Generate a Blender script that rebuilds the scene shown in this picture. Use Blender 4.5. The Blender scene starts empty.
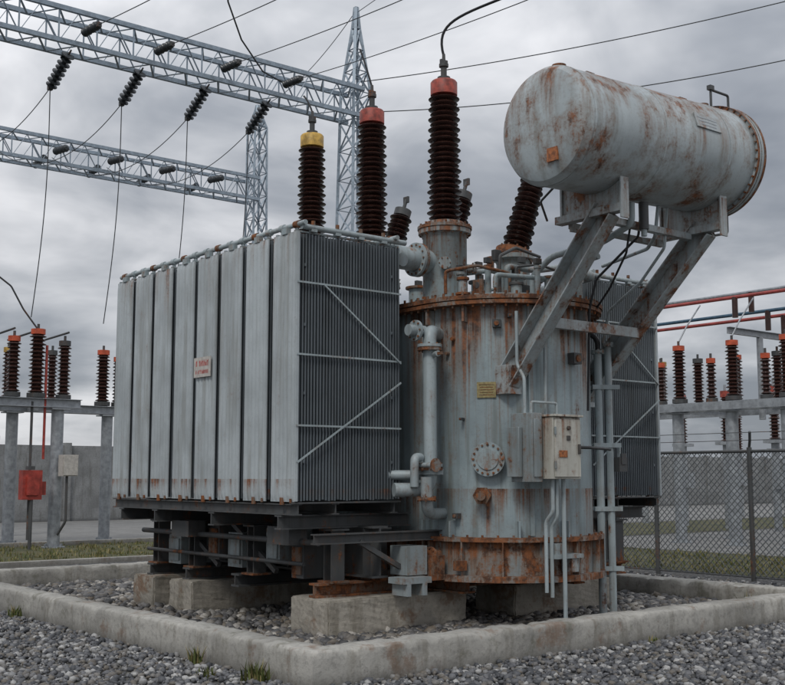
import bpy, math, random, bmesh
import numpy as np
from mathutils import Vector, Matrix, noise
random.seed(7); np.random.seed(7)
sc=bpy.context.scene
V=Vector; Z=V((0,0,1))

# ------------------------------------------------------------ node helpers
def nd(nt,t,ins=None,**kw):
    n=nt.nodes.new(t)
    for k,v in kw.items(): setattr(n,k,v)
    for k,v in (ins or {}).items():
        if isinstance(v,bpy.types.NodeSocket): nt.links.new(v,n.inputs[k])
        else: n.inputs[k].default_value=v
    return n
def math_(nt,op,a,b=None,clamp=False):
    d={0:a}
    if b is not None: d[1]=b
    return nd(nt,'ShaderNodeMath',d,operation=op,use_clamp=clamp).outputs[0]
def mix(nt,f,a,b,blend='MIX'):
    n=nt.nodes.new('ShaderNodeMix'); n.data_type='RGBA'; n.blend_type=blend
    for i,v in ((0,f),(6,a),(7,b)):
        if isinstance(v,bpy.types.NodeSocket): nt.links.new(v,n.inputs[i])
        else: n.inputs[i].default_value=v if i==0 else (tuple(v)+(1,))[:4]
    return n.outputs[2]
def maprange(nt,v,a,b,c=0.,d=1.,smooth=True):
    n=nt.nodes.new('ShaderNodeMapRange'); n.interpolation_type='SMOOTHSTEP' if smooth else 'LINEAR'
    nt.links.new(v,n.inputs[0])
    for i,x in zip((1,2,3,4),(a,b,c,d)): n.inputs[i].default_value=x
    return n.outputs[0]
def noise_(nt,co,scale=1,detail=5,rough=.55,sc3=None,dist=0.):
    if sc3:
        co=nd(nt,'ShaderNodeMapping',{0:co,3:sc3}).outputs[0]
    return nd(nt,'ShaderNodeTexNoise',{'Vector':co,'Scale':scale,'Detail':min(detail,5),'Roughness':rough,'Distortion':dist}).outputs[0]
def newmat(name):
    m=bpy.data.materials.new(name); m.use_nodes=True; nt=m.node_tree
    b=nt.nodes['Principled BSDF']; co=nd(nt,'ShaderNodeTexCoord').outputs['Object']
    return m,nt,b,co
def link(nt,a,b):
    nt.links.new(a,b)
RUST1=(.060,.024,.013); RUST2=(.27,.092,.030)

def paint(name,base,rust=.25,bands=(),rough=.5,metal=0.,grime=.5,patch=4.,var=.12,streakscale=14.,stain=.5):
    m,nt,b,co=newmat(name)
    n1=noise_(nt,co,1.7,4)
    n2=noise_(nt,co,1.,4,.6,(streakscale,streakscale,.7))
    n3=noise_(nt,co,patch,5,.72)
    n4=noise_(nt,co,35,3,.7)
    dark=tuple(c*(1-var*1.5) for c in base); lite=tuple(min(1,c*(1+var)) for c in base)
    col=mix(nt,maprange(nt,n1,.3,.7),dark,lite)
    g=maprange(nt,n2,.48,.70,0,grime)
    col=mix(nt,g,col,(base[0]*.50,base[1]*.46,base[2]*.40))
    g2=maprange(nt,n4,.52,.72,0,.4*grime)
    col=mix(nt,g2,col,tuple(c*.5 for c in base))
    thr=.685-.24*rust
    pz=math_(nt,'ADD',math_(nt,'MULTIPLY',n3,.78),math_(nt,'MULTIPLY',n4,.22))
    pv=noise_(nt,co,1.,4,.65,(patch*2.2,patch*2.2,patch*.25))
    pz=math_(nt,'ADD',math_(nt,'MULTIPLY',pz,.62),math_(nt,'MULTIPLY',pv,.38))
    mask=maprange(nt,pz,thr-.03,thr+.045)
    soft=maprange(nt,pz,thr-.11,thr+.02)
    if bands:
        z=nd(nt,'ShaderNodeSeparateXYZ',{0:co}).outputs[2]
        st=noise_(nt,co,1.,4,.65,(streakscale*1.2,streakscale*1.2,.45))
        big=noise_(nt,co,2.3,2,.5,(1,1,.3))
        for (z0,ln,amt) in bands:
            up=maprange(nt,z,z0-ln,z0,0,1,False)
            cut=math_(nt,'LESS_THAN',z,z0+.03)
            e=math_(nt,'MULTIPLY',math_(nt,'POWER',up,1.15),cut)
            st2=math_(nt,'MULTIPLY',math_(nt,'SUBTRACT',st,.28),1.75)
            s=math_(nt,'ADD',math_(nt,'MULTIPLY',e,.34*amt+.10),math_(nt,'ADD',math_(nt,'MULTIPLY',st2,.62),math_(nt,'ADD',math_(nt,'MULTIPLY',n4,.18),math_(nt,'MULTIPLY',math_(nt,'SUBTRACT',big,.35),.55))))
            win=math_(nt,'MULTIPLY',maprange(nt,up,0.,.15),cut)
            mask=math_(nt,'MAXIMUM',mask,math_(nt,'MULTIPLY',maprange(nt,s,.66,.86),win))
            soft=math_(nt,'MAXIMUM',soft,math_(nt,'MULTIPLY',maprange(nt,s,.48,.76),win))
    col=mix(nt,math_(nt,'MULTIPLY',soft,stain),col,(.20,.115,.065))
    rc=mix(nt,maprange(nt,noise_(nt,co,11,4,.7),.36,.62),RUST1,RUST2)
    halo=maprange(nt,mask,0,1,0,.90,False)
    col=mix(nt,halo,col,rc)
    link(nt,col,b.inputs['Base Color'])
    r=math_(nt,'ADD',math_(nt,'MULTIPLY',mask,.35),math_(nt,'ADD',math_(nt,'MULTIPLY',n1,.16),rough-.08))
    link(nt,r,b.inputs['Roughness']); b.inputs['Metallic'].default_value=metal
    bp=nd(nt,'ShaderNodeBump',{'Strength':.35,'Distance':.01,'Height':math_(nt,'ADD',math_(nt,'MULTIPLY',mask,.5),math_(nt,'MULTIPLY',n4,.25))})
    link(nt,bp.outputs[0],b.inputs['Normal'])
    return m
def concrete(name,base,moss=.2,rustamt=.0):
    m,nt,b,co=newmat(name)
    n1=noise_(nt,co,1.3,5,.62); n2=noise_(nt,co,18,5,.7); n3=noise_(nt,co,1,5,.6,(7,7,1.2)); n4=noise_(nt,co,3.2,5,.7)
    col=mix(nt,maprange(nt,n1,.3,.7),tuple(c*.72 for c in base),tuple(c*1.15 for c in base))
    col=mix(nt,maprange(nt,n2,.45,.72,0,.55),col,tuple(c*.42 for c in base))
    col=mix(nt,maprange(nt,n3,.5,.68,0,.55),col,(base[0]*.42,base[1]*.40,base[2]*.35))
    if moss: col=mix(nt,maprange(nt,n4,.56,.68,0,moss),col,(.085,.085,.045))
    if rustamt: col=mix(nt,maprange(nt,noise_(nt,co,1.9,5,.75),.54,.66,0,rustamt),col,(.17,.085,.04))
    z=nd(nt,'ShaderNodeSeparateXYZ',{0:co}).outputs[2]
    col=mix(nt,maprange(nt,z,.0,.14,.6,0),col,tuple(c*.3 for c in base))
    link(nt,col,b.inputs['Base Color']); b.inputs['Roughness'].default_value=.85
    bp=nd(nt,'ShaderNodeBump',{'Strength':.6,'Distance':.012,'Height':math_(nt,'ADD',n2,n4)})
    link(nt,bp.outputs[0],b.inputs['Normal'])
    return m
def plain(name,c,rough=.5,metal=0.,var=.25,scale=8):
    m,nt,b,co=newmat(name)
    n=noise_(nt,co,scale,3,.6)
    col=mix(nt,maprange(nt,n,.3,.7),tuple(x*(1-var) for x in c),tuple(x*(1+var*.6) for x in c))
    link(nt,col,b.inputs['Base Color']); b.inputs['Metallic'].default_value=metal
    link(nt,maprange(nt,n,.2,.8,rough-.08,rough+.12),b.inputs['Roughness'])
    return m
def stone_mat(name,tint=(1,1,1),k=1.):
    m,nt,b,co=newmat(name)
    r=nd(nt,'ShaderNodeNewGeometry').outputs['Random Per Island']
    cr=nd(nt,'ShaderNodeValToRGB',{0:r}); e=cr.color_ramp.elements
    pal=[(0,(.045,.048,.054)),(.25,(.09,.092,.10)),(.5,(.15,.152,.16)),(.7,(.15,.13,.105)),(.85,(.26,.26,.26)),(1,(.46,.45,.43))]
    while len(e)<len(pal): e.new(.5)
    for el,(p,c) in zip(e,pal): el.position=p; el.color=tuple(x*t*k for x,t in zip(c,tint))+(1,)
    col=mix(nt,maprange(nt,noise_(nt,co,60,2,.7),.4,.8,0,.45),cr.outputs[0],(.04,.04,.04))
    link(nt,col,b.inputs['Base Color']); b.inputs['Roughness'].default_value=.6
    return m

# ------------------------------------------------------------ mesh builder
def basis(ax,up=Z):
    ax=V(ax).normalized(); up=V(up)
    if abs(ax.dot(up.normalized()))>.995: up=V((0,1,0)) if abs(ax.y)<.9 else V((1,0,0))
    s=ax.cross(up).normalized(); u=s.cross(ax).normalized()
    return s,u,ax
class MB:
    def __init__(s): s.v=[];s.f=[];s.m=[]
    def add(s,vs,fs,mi=0):
        o=len(s.v); s.v+= [tuple(x) for x in vs]; s.f+=[tuple(i+o for i in f) for f in fs]; s.m+=[mi]*len(fs)
    def box(s,c,d,mi=0,R=None):
        c=V(c); vs=[]
        for x in(-1,1):
            for y in(-1,1):
                for z in(-1,1):
                    p=V((x*d[0]/2,y*d[1]/2,z*d[2]/2))
                    if R: p=R@p
                    vs.append(c+p)
        s.add(vs,[(0,1,3,2),(4,6,7,5),(0,4,5,1),(2,3,7,6),(0,2,6,4),(1,5,7,3)],mi)
    def bx(s,x0,x1,y0,y1,z0,z1,mi=0):
        s.box(((x0+x1)/2,(y0+y1)/2,(z0+z1)/2),(x1-x0,y1-y0,z1-z0),mi)
    def beam(s,p0,p1,w,h,mi=0,up=Z):
        p0=V(p0);p1=V(p1); a,u,ax=basis(p1-p0,up)
        R=Matrix((a,u,ax)).transposed()
        s.box((p0+p1)/2,(w,h,(p1-p0).length),mi,R)
    def angle(s,p0,p1,w,t,mi=0,up=Z):
        p0=V(p0);p1=V(p1);a,u,ax=basis(p1-p0,up)
        s.beam(p0,p1,w,t,mi,up); d=a*(w/2-t/2)+u*(w/2+t/2)
        s.beam(p0+d,p1+d,t,w,mi,up)
    def ibeam(s,p0,p1,w,h,t,mi=0,up=Z):
        p0=V(p0);p1=V(p1);a,u,ax=basis(p1-p0,up)
        s.beam(p0,p1,t,h-2*t,mi,up)
        for k in(-1,1): s.beam(p0+u*k*(h/2-t/2),p1+u*k*(h/2-t/2),w,t,mi,up)
    def channel(s,p0,p1,w,h,t,mi=0,up=Z,side=1):
        p0=V(p0);p1=V(p1);a,u,ax=basis(p1-p0,up)
        s.beam(p0-a*side*(w/2-t/2),p1-a*side*(w/2-t/2),t,h,mi,up)
        for k in(-1,1):
            d=u*k*(h/2-t/2)+a*side*t/2
            s.beam(p0+d,p1+d,w-t,t,mi,up)
    def cyl(s,p0,p1,r,mi=0,r2=None,seg=20):
        p0=V(p0);p1=V(p1);L=(p1-p0).length
        r2=r if r2 is None else r2
        s.lathe(p0,p1-p0,[(r,0),(r2,L)],mi,seg)
    def lathe(s,base,axis,prof,mi=0,seg=24,caps=True):
        base=V(base);a,u,ax=basis(axis); vs=[];fs=[]
        n=len(prof)
        for (r,h) in prof:
            for i in range(seg):
                t=2*math.pi*i/seg
                vs.append(base+ax*h+(a*math.cos(t)+u*math.sin(t))*r)
        for j in range(n-1):
            for i in range(seg):
                k=(i+1)%seg
                fs.append((j*seg+i,j*seg+k,(j+1)*seg+k,(j+1)*seg+i))
        if caps:
            fs.append(tuple(range(seg-1,-1,-1))); fs.append(tuple((n-1)*seg+i for i in range(seg)))
        s.add(vs,fs,mi)
    def tube(s,pts,r,mi=0,seg=8):
        pts=[V(p) for p in pts]; vs=[];fs=[]; n=len(pts); pa=None
        for j,p in enumerate(pts):
            t=(pts[min(j+1,n-1)]-pts[max(j-1,0)]).normalized()
            if pa is None: a,_,_=basis(t)
            else: a=(pa-t*pa.dot(t)).normalized()
            u=t.cross(a); pa=a
            for i in range(seg):
                q=2*math.pi*i/seg
                vs.append(p+(a*math.cos(q)+u*math.sin(q))*r)
        for j in range(n-1):
            for i in range(seg):
                k=(i+1)%seg; fs.append((j*seg+i,j*seg+k,(j+1)*seg+k,(j+1)*seg+i))
        fs.append(tuple(range(seg-1,-1,-1))); fs.append(tuple((n-1)*seg+i for i in range(seg)))
        s.add(vs,fs,mi)
    def pipe(s,pts,r,mi=0,seg=12,bend=None):
        pts=[V(p) for p in pts]; bend=bend or r*2.2; out=[pts[0]]
        for i in range(1,len(pts)-1):
            p=pts[i];d0=(pts[i-1]-p);d1=(pts[i+1]-p)
            b=min(bend,d0.length*.48,d1.length*.48); A=p+d0.normalized()*b;B=p+d1.normalized()*b
            for k in range(6):
                t=k/5; out.append(A*(1-t)**2+p*2*t*(1-t)+B*t*t)
        out.append(pts[-1]); s.tube(out,r,mi,seg)
    def prism(s,outline,z0,z1,mi=0):
        n=len(outline)
        vs=[(x,y,z0) for x,y in outline]+[(x,y,z1) for x,y in outline]
        fs=[(i,(i+1)%n,n+(i+1)%n,n+i) for i in range(n)]+[tuple(range(n-1,-1,-1)),tuple(range(n,2*n))]
        s.add(vs,fs,mi)
    def bolts(s,c,axis,R,n,r,h,mi=0,off=0.):
        c=V(c);a,u,ax=basis(axis)
        for i in range(n):
            t=2*math.pi*(i+off)/n; p=c+(a*math.cos(t)+u*math.sin(t))*R
            s.cyl(p,p+ax*h,r,mi,seg=6)
    def flange(s,c,axis,R,t,mi=0,n=12,bm=None,br=.012):
        ax=V(axis).normalized(); c=V(c)
        s.cyl(c-ax*t/2,c+ax*t/2,R,mi,seg=32)
        bm=mi if bm is None else bm
        s.bolts(c-ax*(t/2+.012),axis,R*.86,n,br,t+.024,bm)
    def insul(s,base,axis,L,r,rc,n,mi=0,seg=28,taper=1.):
        prof=[(rc,0)]; p=L/n
        for i in range(n):
            k=1+(taper-1)*i/max(1,n-1); h=i*p
            rr=r*(1. if i%2==0 else .88)
            prof+=[(rc*k,h+.10*p),(rr*k*.97,h+.30*p),(rr*k,h+.40*p),(rr*k*.96,h+.50*p),(rc*k*1.08,h+.86*p)]
        prof.append((rc*taper,L)); s.lathe(base,axis,prof,mi,seg)
    def shift(s,d):
        s.v=[(x+d[0],y+d[1],z+d[2]) for x,y,z in s.v]
    def obj(s,name,mats,parent=None,bevel=0,ang=50):
        me=bpy.data.meshes.new(name); me.from_pydata(s.v,[],s.f)
        for m in mats: me.materials.append(m)
        me.polygons.foreach_set('material_index',s.m)
        me.polygons.foreach_set('use_smooth',[True]*len(s.f))
        me.update(); me.set_sharp_from_angle(angle=math.radians(ang))
        o=bpy.data.objects.new(name,me); sc.collection.objects.link(o)
        if parent: o.parent=parent
        if bevel:
            b=o.modifiers.new('bev','BEVEL'); b.width=bevel; b.segments=2; b.limit_method='ANGLE'; b.angle_limit=math.radians(50)
        return o
def empty(name):
    e=bpy.data.objects.new(name,None); e.empty_display_size=.2; sc.collection.objects.link(e); return e

# ------------------------------------------------------------ materials
TANK=paint('tank_paint',(.30,.365,.385),.30,[(3.42,1.7,.62),(1.45,.5,.50)],.42,grime=.65,patch=3.0,var=.16,stain=.55)
SKIRT=paint('skirt_rusty_paint',(.25,.285,.29),.72,[(1.0,.5,1.1)],.6,grime=.6,patch=3.4,stain=.75)
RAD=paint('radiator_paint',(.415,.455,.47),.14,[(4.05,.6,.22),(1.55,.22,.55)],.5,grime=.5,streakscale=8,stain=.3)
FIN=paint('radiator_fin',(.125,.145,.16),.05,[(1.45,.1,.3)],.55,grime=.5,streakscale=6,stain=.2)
CONS=paint('conservator_paint',(.42,.47,.485),.50,[(5.66,1.0,.60)],.42,grime=.55,patch=1.9,streakscale=6.5,stain=.62)
STRUT=paint('strut_paint',(.40,.45,.465),.55,[(4.5,1.6,.35)],.45,grime=.5,patch=3.6,stain=.5)
TUR=paint('turret_paint',(.30,.36,.375),.50,[(4.45,.6,.7)],.5,patch=6,stain=.5)
LIDM=paint('lid_rim_paint',(.24,.27,.28),.88,[],.55,patch=4,stain=.8)
PIPE=paint('pipe_paint',(.35,.405,.42),.34,(),.45,patch=5,stain=.4)
RUSTY=paint('rusty_steel',(.15,.11,.09),.85,(),.7,patch=6,stain=.6)
DARKST=paint('dark_steel',(.070,.074,.076),.45,(),.6,patch=3,stain=.15)
GALV=plain('galvanised_steel',(.34,.36,.38),.45,.35)
GALVB=plain('galvanised_lattice',(.30,.36,.42),.5,.3)
PORC=plain('brown_porcelain',(.050,.022,.017),.22,0,.3)
PORC2=plain('grey_porcelain',(.035,.04,.045),.35,0,.3)
REDC=plain('red_cap',(.33,.06,.04),.5,0,.5,14)
ORC=plain('orange_cap',(.58,.10,.04),.5,0,.3)
YEL=plain('yellow_cap',(.55,.34,.07),.5,0,.45,14)
BLK=plain('black_cable',(.018,.018,.02),.5)
WIRE=plain('aluminium_wire',(.07,.075,.08),.5,.4)
CAB=paint('cabinet_paint',(.56,.55,.49),.36,[(2.2,.5,.3)],.4,grime=.4,patch=6,stain=.4)
CABG=paint('grey_box_paint',(.28,.32,.33),.42,(),.5,patch=6)
PLATE=plain('brass_nameplate',(.32,.26,.12),.45,.2,.3,40)
WHITE=plain('white_sign',(.50,.47,.43),.5,0,.2,20)
REDM=plain('red_marking',(.45,.05,.04),.5)
ORM=plain('orange_label',(.35,.12,.04),.5,0,.5,30)
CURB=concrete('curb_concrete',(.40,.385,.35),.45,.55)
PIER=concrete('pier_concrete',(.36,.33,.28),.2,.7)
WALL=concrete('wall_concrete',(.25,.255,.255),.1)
BUSR=plain('red_busbar',(.36,.07,.06),.5); BUSB=plain('blue_busbar',(.06,.12,.18),.5)
REDBOX=plain('red_box',(.36,.05,.035),.45,0,.35)

# ------------------------------------------------------------ transformer
T=empty('power_transformer')
CX,FY,BY,R=8.94,9.09,12.3,.985
def stadium(r,n=40):
    o=[]
    for i in range(n+1):
        t=math.pi+math.pi*i/n; o.append((CX+r*math.cos(t),FY+r*math.sin(t)))
    for i in range(n+1):
        t=math.pi*i/n; o.append((CX+r*math.cos(t),BY+r*math.sin(t)))
    return o
def spath(r,step):
    o=stadium(r,90); out=[];acc=0
    n=len(o)
    for i in range(n):
        a=V((*o[i],0));b=V((*o[(i+1)%n],0));L=(b-a).length
        if L<1e-6: continue
        d=(b-a)/L
        while acc<L:
            p=a+d*acc; out.append((p,V((d.y,-d.x,0)))); acc+=step
        acc-=L
    return out
mb=MB(); mb.prism(stadium(R),.98,3.42,0)
mb.obj('tank_body',[TANK],T,ang=30)
mb=MB(); mb.prism(stadium(R+.04),.60,.94,0); mb.prism(stadium(R+.12),.94,.985,1); mb.prism(stadium(R+.12),.535,.60,1)
for p,nn in spath(R+.08,.42):
    mb.beam(p+V((0,0,.6)),p+V((0,0,.94)),.015,.075,0,up=nn)
for p,nn in spath(R+.09,.16):
    mb.cyl(p+V((0,0,.93)),p+V((0,0,1.01)),.013,1,seg=6)
mb.obj('tank_skirt',[SKIRT,LIDM],T,ang=30)
mb=MB(); mb.prism(stadium(R+.14),3.395,3.435,0); mb.prism(stadium(R+.15),3.445,3.49,0); mb.prism(stadium(R+.11),3.435,3.445,1)
mb.prism(stadium(R-.04),3.49,3.53,2)
for p,nn in spath(R+.105,.115):
    mb.cyl(p+V((0,0,3.365)),p+V((0,0,3.53)),.014,1,seg=6)
mb.obj('lid_flange',[LIDM,RUSTY,TUR],T,ang=30)
dv=V((-.70,-.714,0)).normalized(); rv=V((.777,-.629,0))
def S(px,z,out=0.,rad=R):
    off=max(-.999,min(.999,(px-501)/1125*11.98/rad)); t=math.asin(off)
    n=(dv*math.cos(t)+rv*math.sin(t)).normalized()
    return V((CX,FY,z))+n*(rad+out), n
mb=MB()
p,n=S(488,1.78); mb.cyl(p-n*.03,p+n*.07,.13,0,seg=32); mb.flange(p+n*.085,n,.175,.035,3,16,1,.013); mb.cyl(p+n*.10,p+n*.115,.11,3,seg=32)
p,n=S(483,1.41); mb.cyl(p-n*.02,p+n*.10,.075,1,seg=20); mb.cyl(p+n*.10,p+n*.15,.095,1,seg=6); mb.cyl(p+n*.15,p+n*.2,.05,1,seg=16)
p,n=S(486,2.50,.008)
a,u,ax=basis(n); Rm=Matrix((a,u,ax)).transposed()
mb.box(p,(.20,.165,.012),2,Rm)
for k in range(5): mb.box(p+n*.007+u*(.055-.027*k),(.16-.02*(k%2),.006,.003),1,Rm)
for px,z,w in((497,3.19,.09),(568,2.85,.13),(515,2.93,.05),(509,3.27,.04),(462,2.2,.03),(456,1.2,.06)):
    p,n=S(px,z); a,u,ax=basis(n); Rm=Matrix((a,u,ax)).transposed(); mb.box(p+n*.04,(w,w*.9,.09),4,Rm); mb.cyl(p+n*.085,p+n*.10,w*.3,1)
for px in (430,466,533,575):
    p,n=S(px,3.30); a,u,ax=basis(n); Rm=Matrix((a,u,ax)).transposed()
    mb.box(p+n*.05,(.025,.16,.12),0,Rm)
for px in (425,452,515,556):
    p,n=S(px,1.06,0,R); a,u,ax=basis(n); Rm=Matrix((a,u,ax)).transposed()
    mb.box(p+n*.05,(.02,.18,.12),0,Rm)
for px,z in((452,3.05),(446,2.9)):
    p,n=S(px,z); mb.cyl(p,p+n*.05,.02,1,seg=10)
p,n=S(528,0,.01); mb.beam(p+V((0,0,1.0)),p+V((0,0,3.39)),.05,.04,0,up=n)
p,n=S(440,.80,.08); mb.cyl(p,p+n*.12,.05,1); mb.flange(p+n*.13,n,.085,.025,1,8)
p,n=S(462,.70,.06); mb.box(p+n*.05,(.1,.1,.1),1)
mb.obj('tank_fittings',[TANK,RUSTY,PLATE,TUR,DARKST],T,bevel=.004)

# control cabinets
SH=(-.37,.08,0)
mb=MB()
mb.bx(8.73,9.13,7.70,7.90,1.58,2.20,0); mb.bx(8.745,9.115,7.678,7.699,1.60,2.18,0)
mb.bx(8.715,9.145,7.66,7.93,2.203,2.225,0)
mb.box((8.93,7.672,1.99),(.05,.012,.05),2); mb.cyl((8.93,7.68,2.09),(8.93,7.655,2.09),.022,2)
mb.box((8.85,7.673,1.83),(.12,.008,.07),3)
for z in(1.72,2.06): mb.cyl((8.735,7.672,z-.04),(8.735,7.672,z+.04),.012,1)
mb.box((9.08,7.664,1.88),(.02,.03,.1),2)
mb.bx(8.56,8.70,7.82,8.12,1.55,2.24,1); mb.bx(8.575,8.685,7.805,7.818,1.60,2.18,1); mb.bx(8.50,8.55,7.95,8.12,1.6,2.1,1)
mb.bx(8.70,9.15,7.91,7.95,1.62,2.15,1)
for z in (1.68,2.1): mb.beam((8.72,7.94,z),(8.72,8.25,z),.05,.04,1); mb.beam((9.12,7.94,z),(9.12,8.15,z),.05,.04,1)
mb.shift(SH); mb.obj('control_cabinet',[CAB,CABG,DARKST,ORM],T,bevel=.006)
mb=MB()
mb.pipe([(8.98,7.80,1.58),(8.98,7.80,1.3),(8.98,7.80,.95),(8.98,7.80,.06)],.022,0)
mb.pipe([(8.82,7.80,1.58),(8.82,7.80,1.25),(8.82,7.90,1.15),(8.82,7.90,.7),(8.82,7.90,.45)],.02,0)
mb.pipe([(8.88,7.80,1.58),(8.88,7.80,1.2),(8.88,7.88,1.1),(8.88,7.88,.4)],.02,0)
mb.pipe([(8.62,7.98,2.24),(8.62,7.98,2.6),(8.62,8.08,2.75),(8.62,8.08,3.3)],.018,0)
mb.pipe([(8.68,7.95,2.24),(8.68,7.95,2.36),(9.06,7.95,2.36),(9.06,7.95,2.24)],.014,0)
mb.pipe([(8.95,8.0,2.22),(8.95,8.0,3.3)],.016,0)
mb.shift(SH)
a=MB()
a.cyl((9.96,8.40,.05),(9.96,8.40,3.0),.044,0); a.cyl((10.05,8.33,.05),(10.05,8.33,3.08),.040,0)
a.pipe([(9.96,8.40,3.0),(9.96,8.40,3.15),(9.85,8.6,3.3)],.03,1)
for z in(.6,1.25,1.95,2.6):
    a.beam((9.88,8.42,z),(10.13,8.24,z),.05,.05,0); a.beam((10.00,8.42,z),(9.85,8.7,z),.04,.04,0)
a.flange((9.96,8.40,3.0),Z,.075,.03,0,8); a.flange((10.05,8.33,3.08),Z,.065,.03,0,8); a.cyl((9.98,8.38,.05),(9.98,8.38,.1),.09,0)
a.box((10.17,8.30,1.74),(.14,.12,.16),2); a.cyl((10.17,8.30,1.8),(10.17,8.30,1.93),.02,0); a.box((10.17,8.24,1.80),(.08,.02,.12),2)
a.shift((-.20,-.02,0)); mb.add(a.v,a.f,0); mb.m[-len(a.m):]=a.m
mb.pipe([(8.78,7.80,1.9),(8.95,7.80,1.9),(9.5,8.05,1.9),(9.78,8.25,1.9)],.016,1)
mb.obj('conduit_pipes',[PIPE,BLK,DARKST],T)
mb=MB()
mb.pipe([(7.35,9.0,1.47),(7.72,8.86,1.47),(7.72,8.86,3.12),(7.92,9.0,3.12),(8.05,9.06,3.12)],.070,0,20,.14)
mb.pipe([(7.35,9.3,1.62),(7.72,8.95,1.62)],.05,0)
for z in(1.72,2.96): mb.flange((7.72,8.86,z),Z,.13,.03,0,8,1); mb.flange((7.72,8.86,z-.036),Z,.13,.03,2,8,1)
mb.box((7.72,8.86,1.655),(.19,.19,.06),0); mb.cyl((7.72,8.80,2.86),(7.66,8.66,2.86),.03,0); mb.box((7.66,8.64,2.86),(.02,.10,.03),1)
mb.pipe([(7.62,8.9,1.80),(7.5,8.85,1.80),(7.5,8.85,1.5)],.045,0)
mb.cyl((7.58,8.8,1.72),(7.58,8.62,1.72),.025,0); mb.cyl((7.58,8.62,1.72),(7.58,8.61,1.72),.07,2)
mb.cyl((7.50,8.95,3.12),(7.72,8.95,3.12),.06,0); mb.flange((7.60,8.95,3.12),(1,0,0),.11,.03,0,8,1)
mb.pipe([(7.60,8.78,1.60),(7.60,8.78,1.30),(7.75,8.9,1.22),(8.05,9.0,1.22)],.06,0)
mb.flange((7.60,8.78,1.38),Z,.10,.03,2,8,1)
mb.shift((-.045,0,0))
mb.cyl((7.62,9.45,4.0),(8.25,9.45,4.0),.13,0,seg=28); mb.flange((7.98,9.45,4.0),(1,0,0),.19,.035,0,14,1); mb.flange((8.02,9.45,4.0),(1,0,0),.19,.035,2,14,1); mb.flange((7.64,9.45,4.0),(1,0,0),.17,.035,0,12,1)
mb.obj('oil_pipework',[PIPE,RUSTY,LIDM],T)

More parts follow.
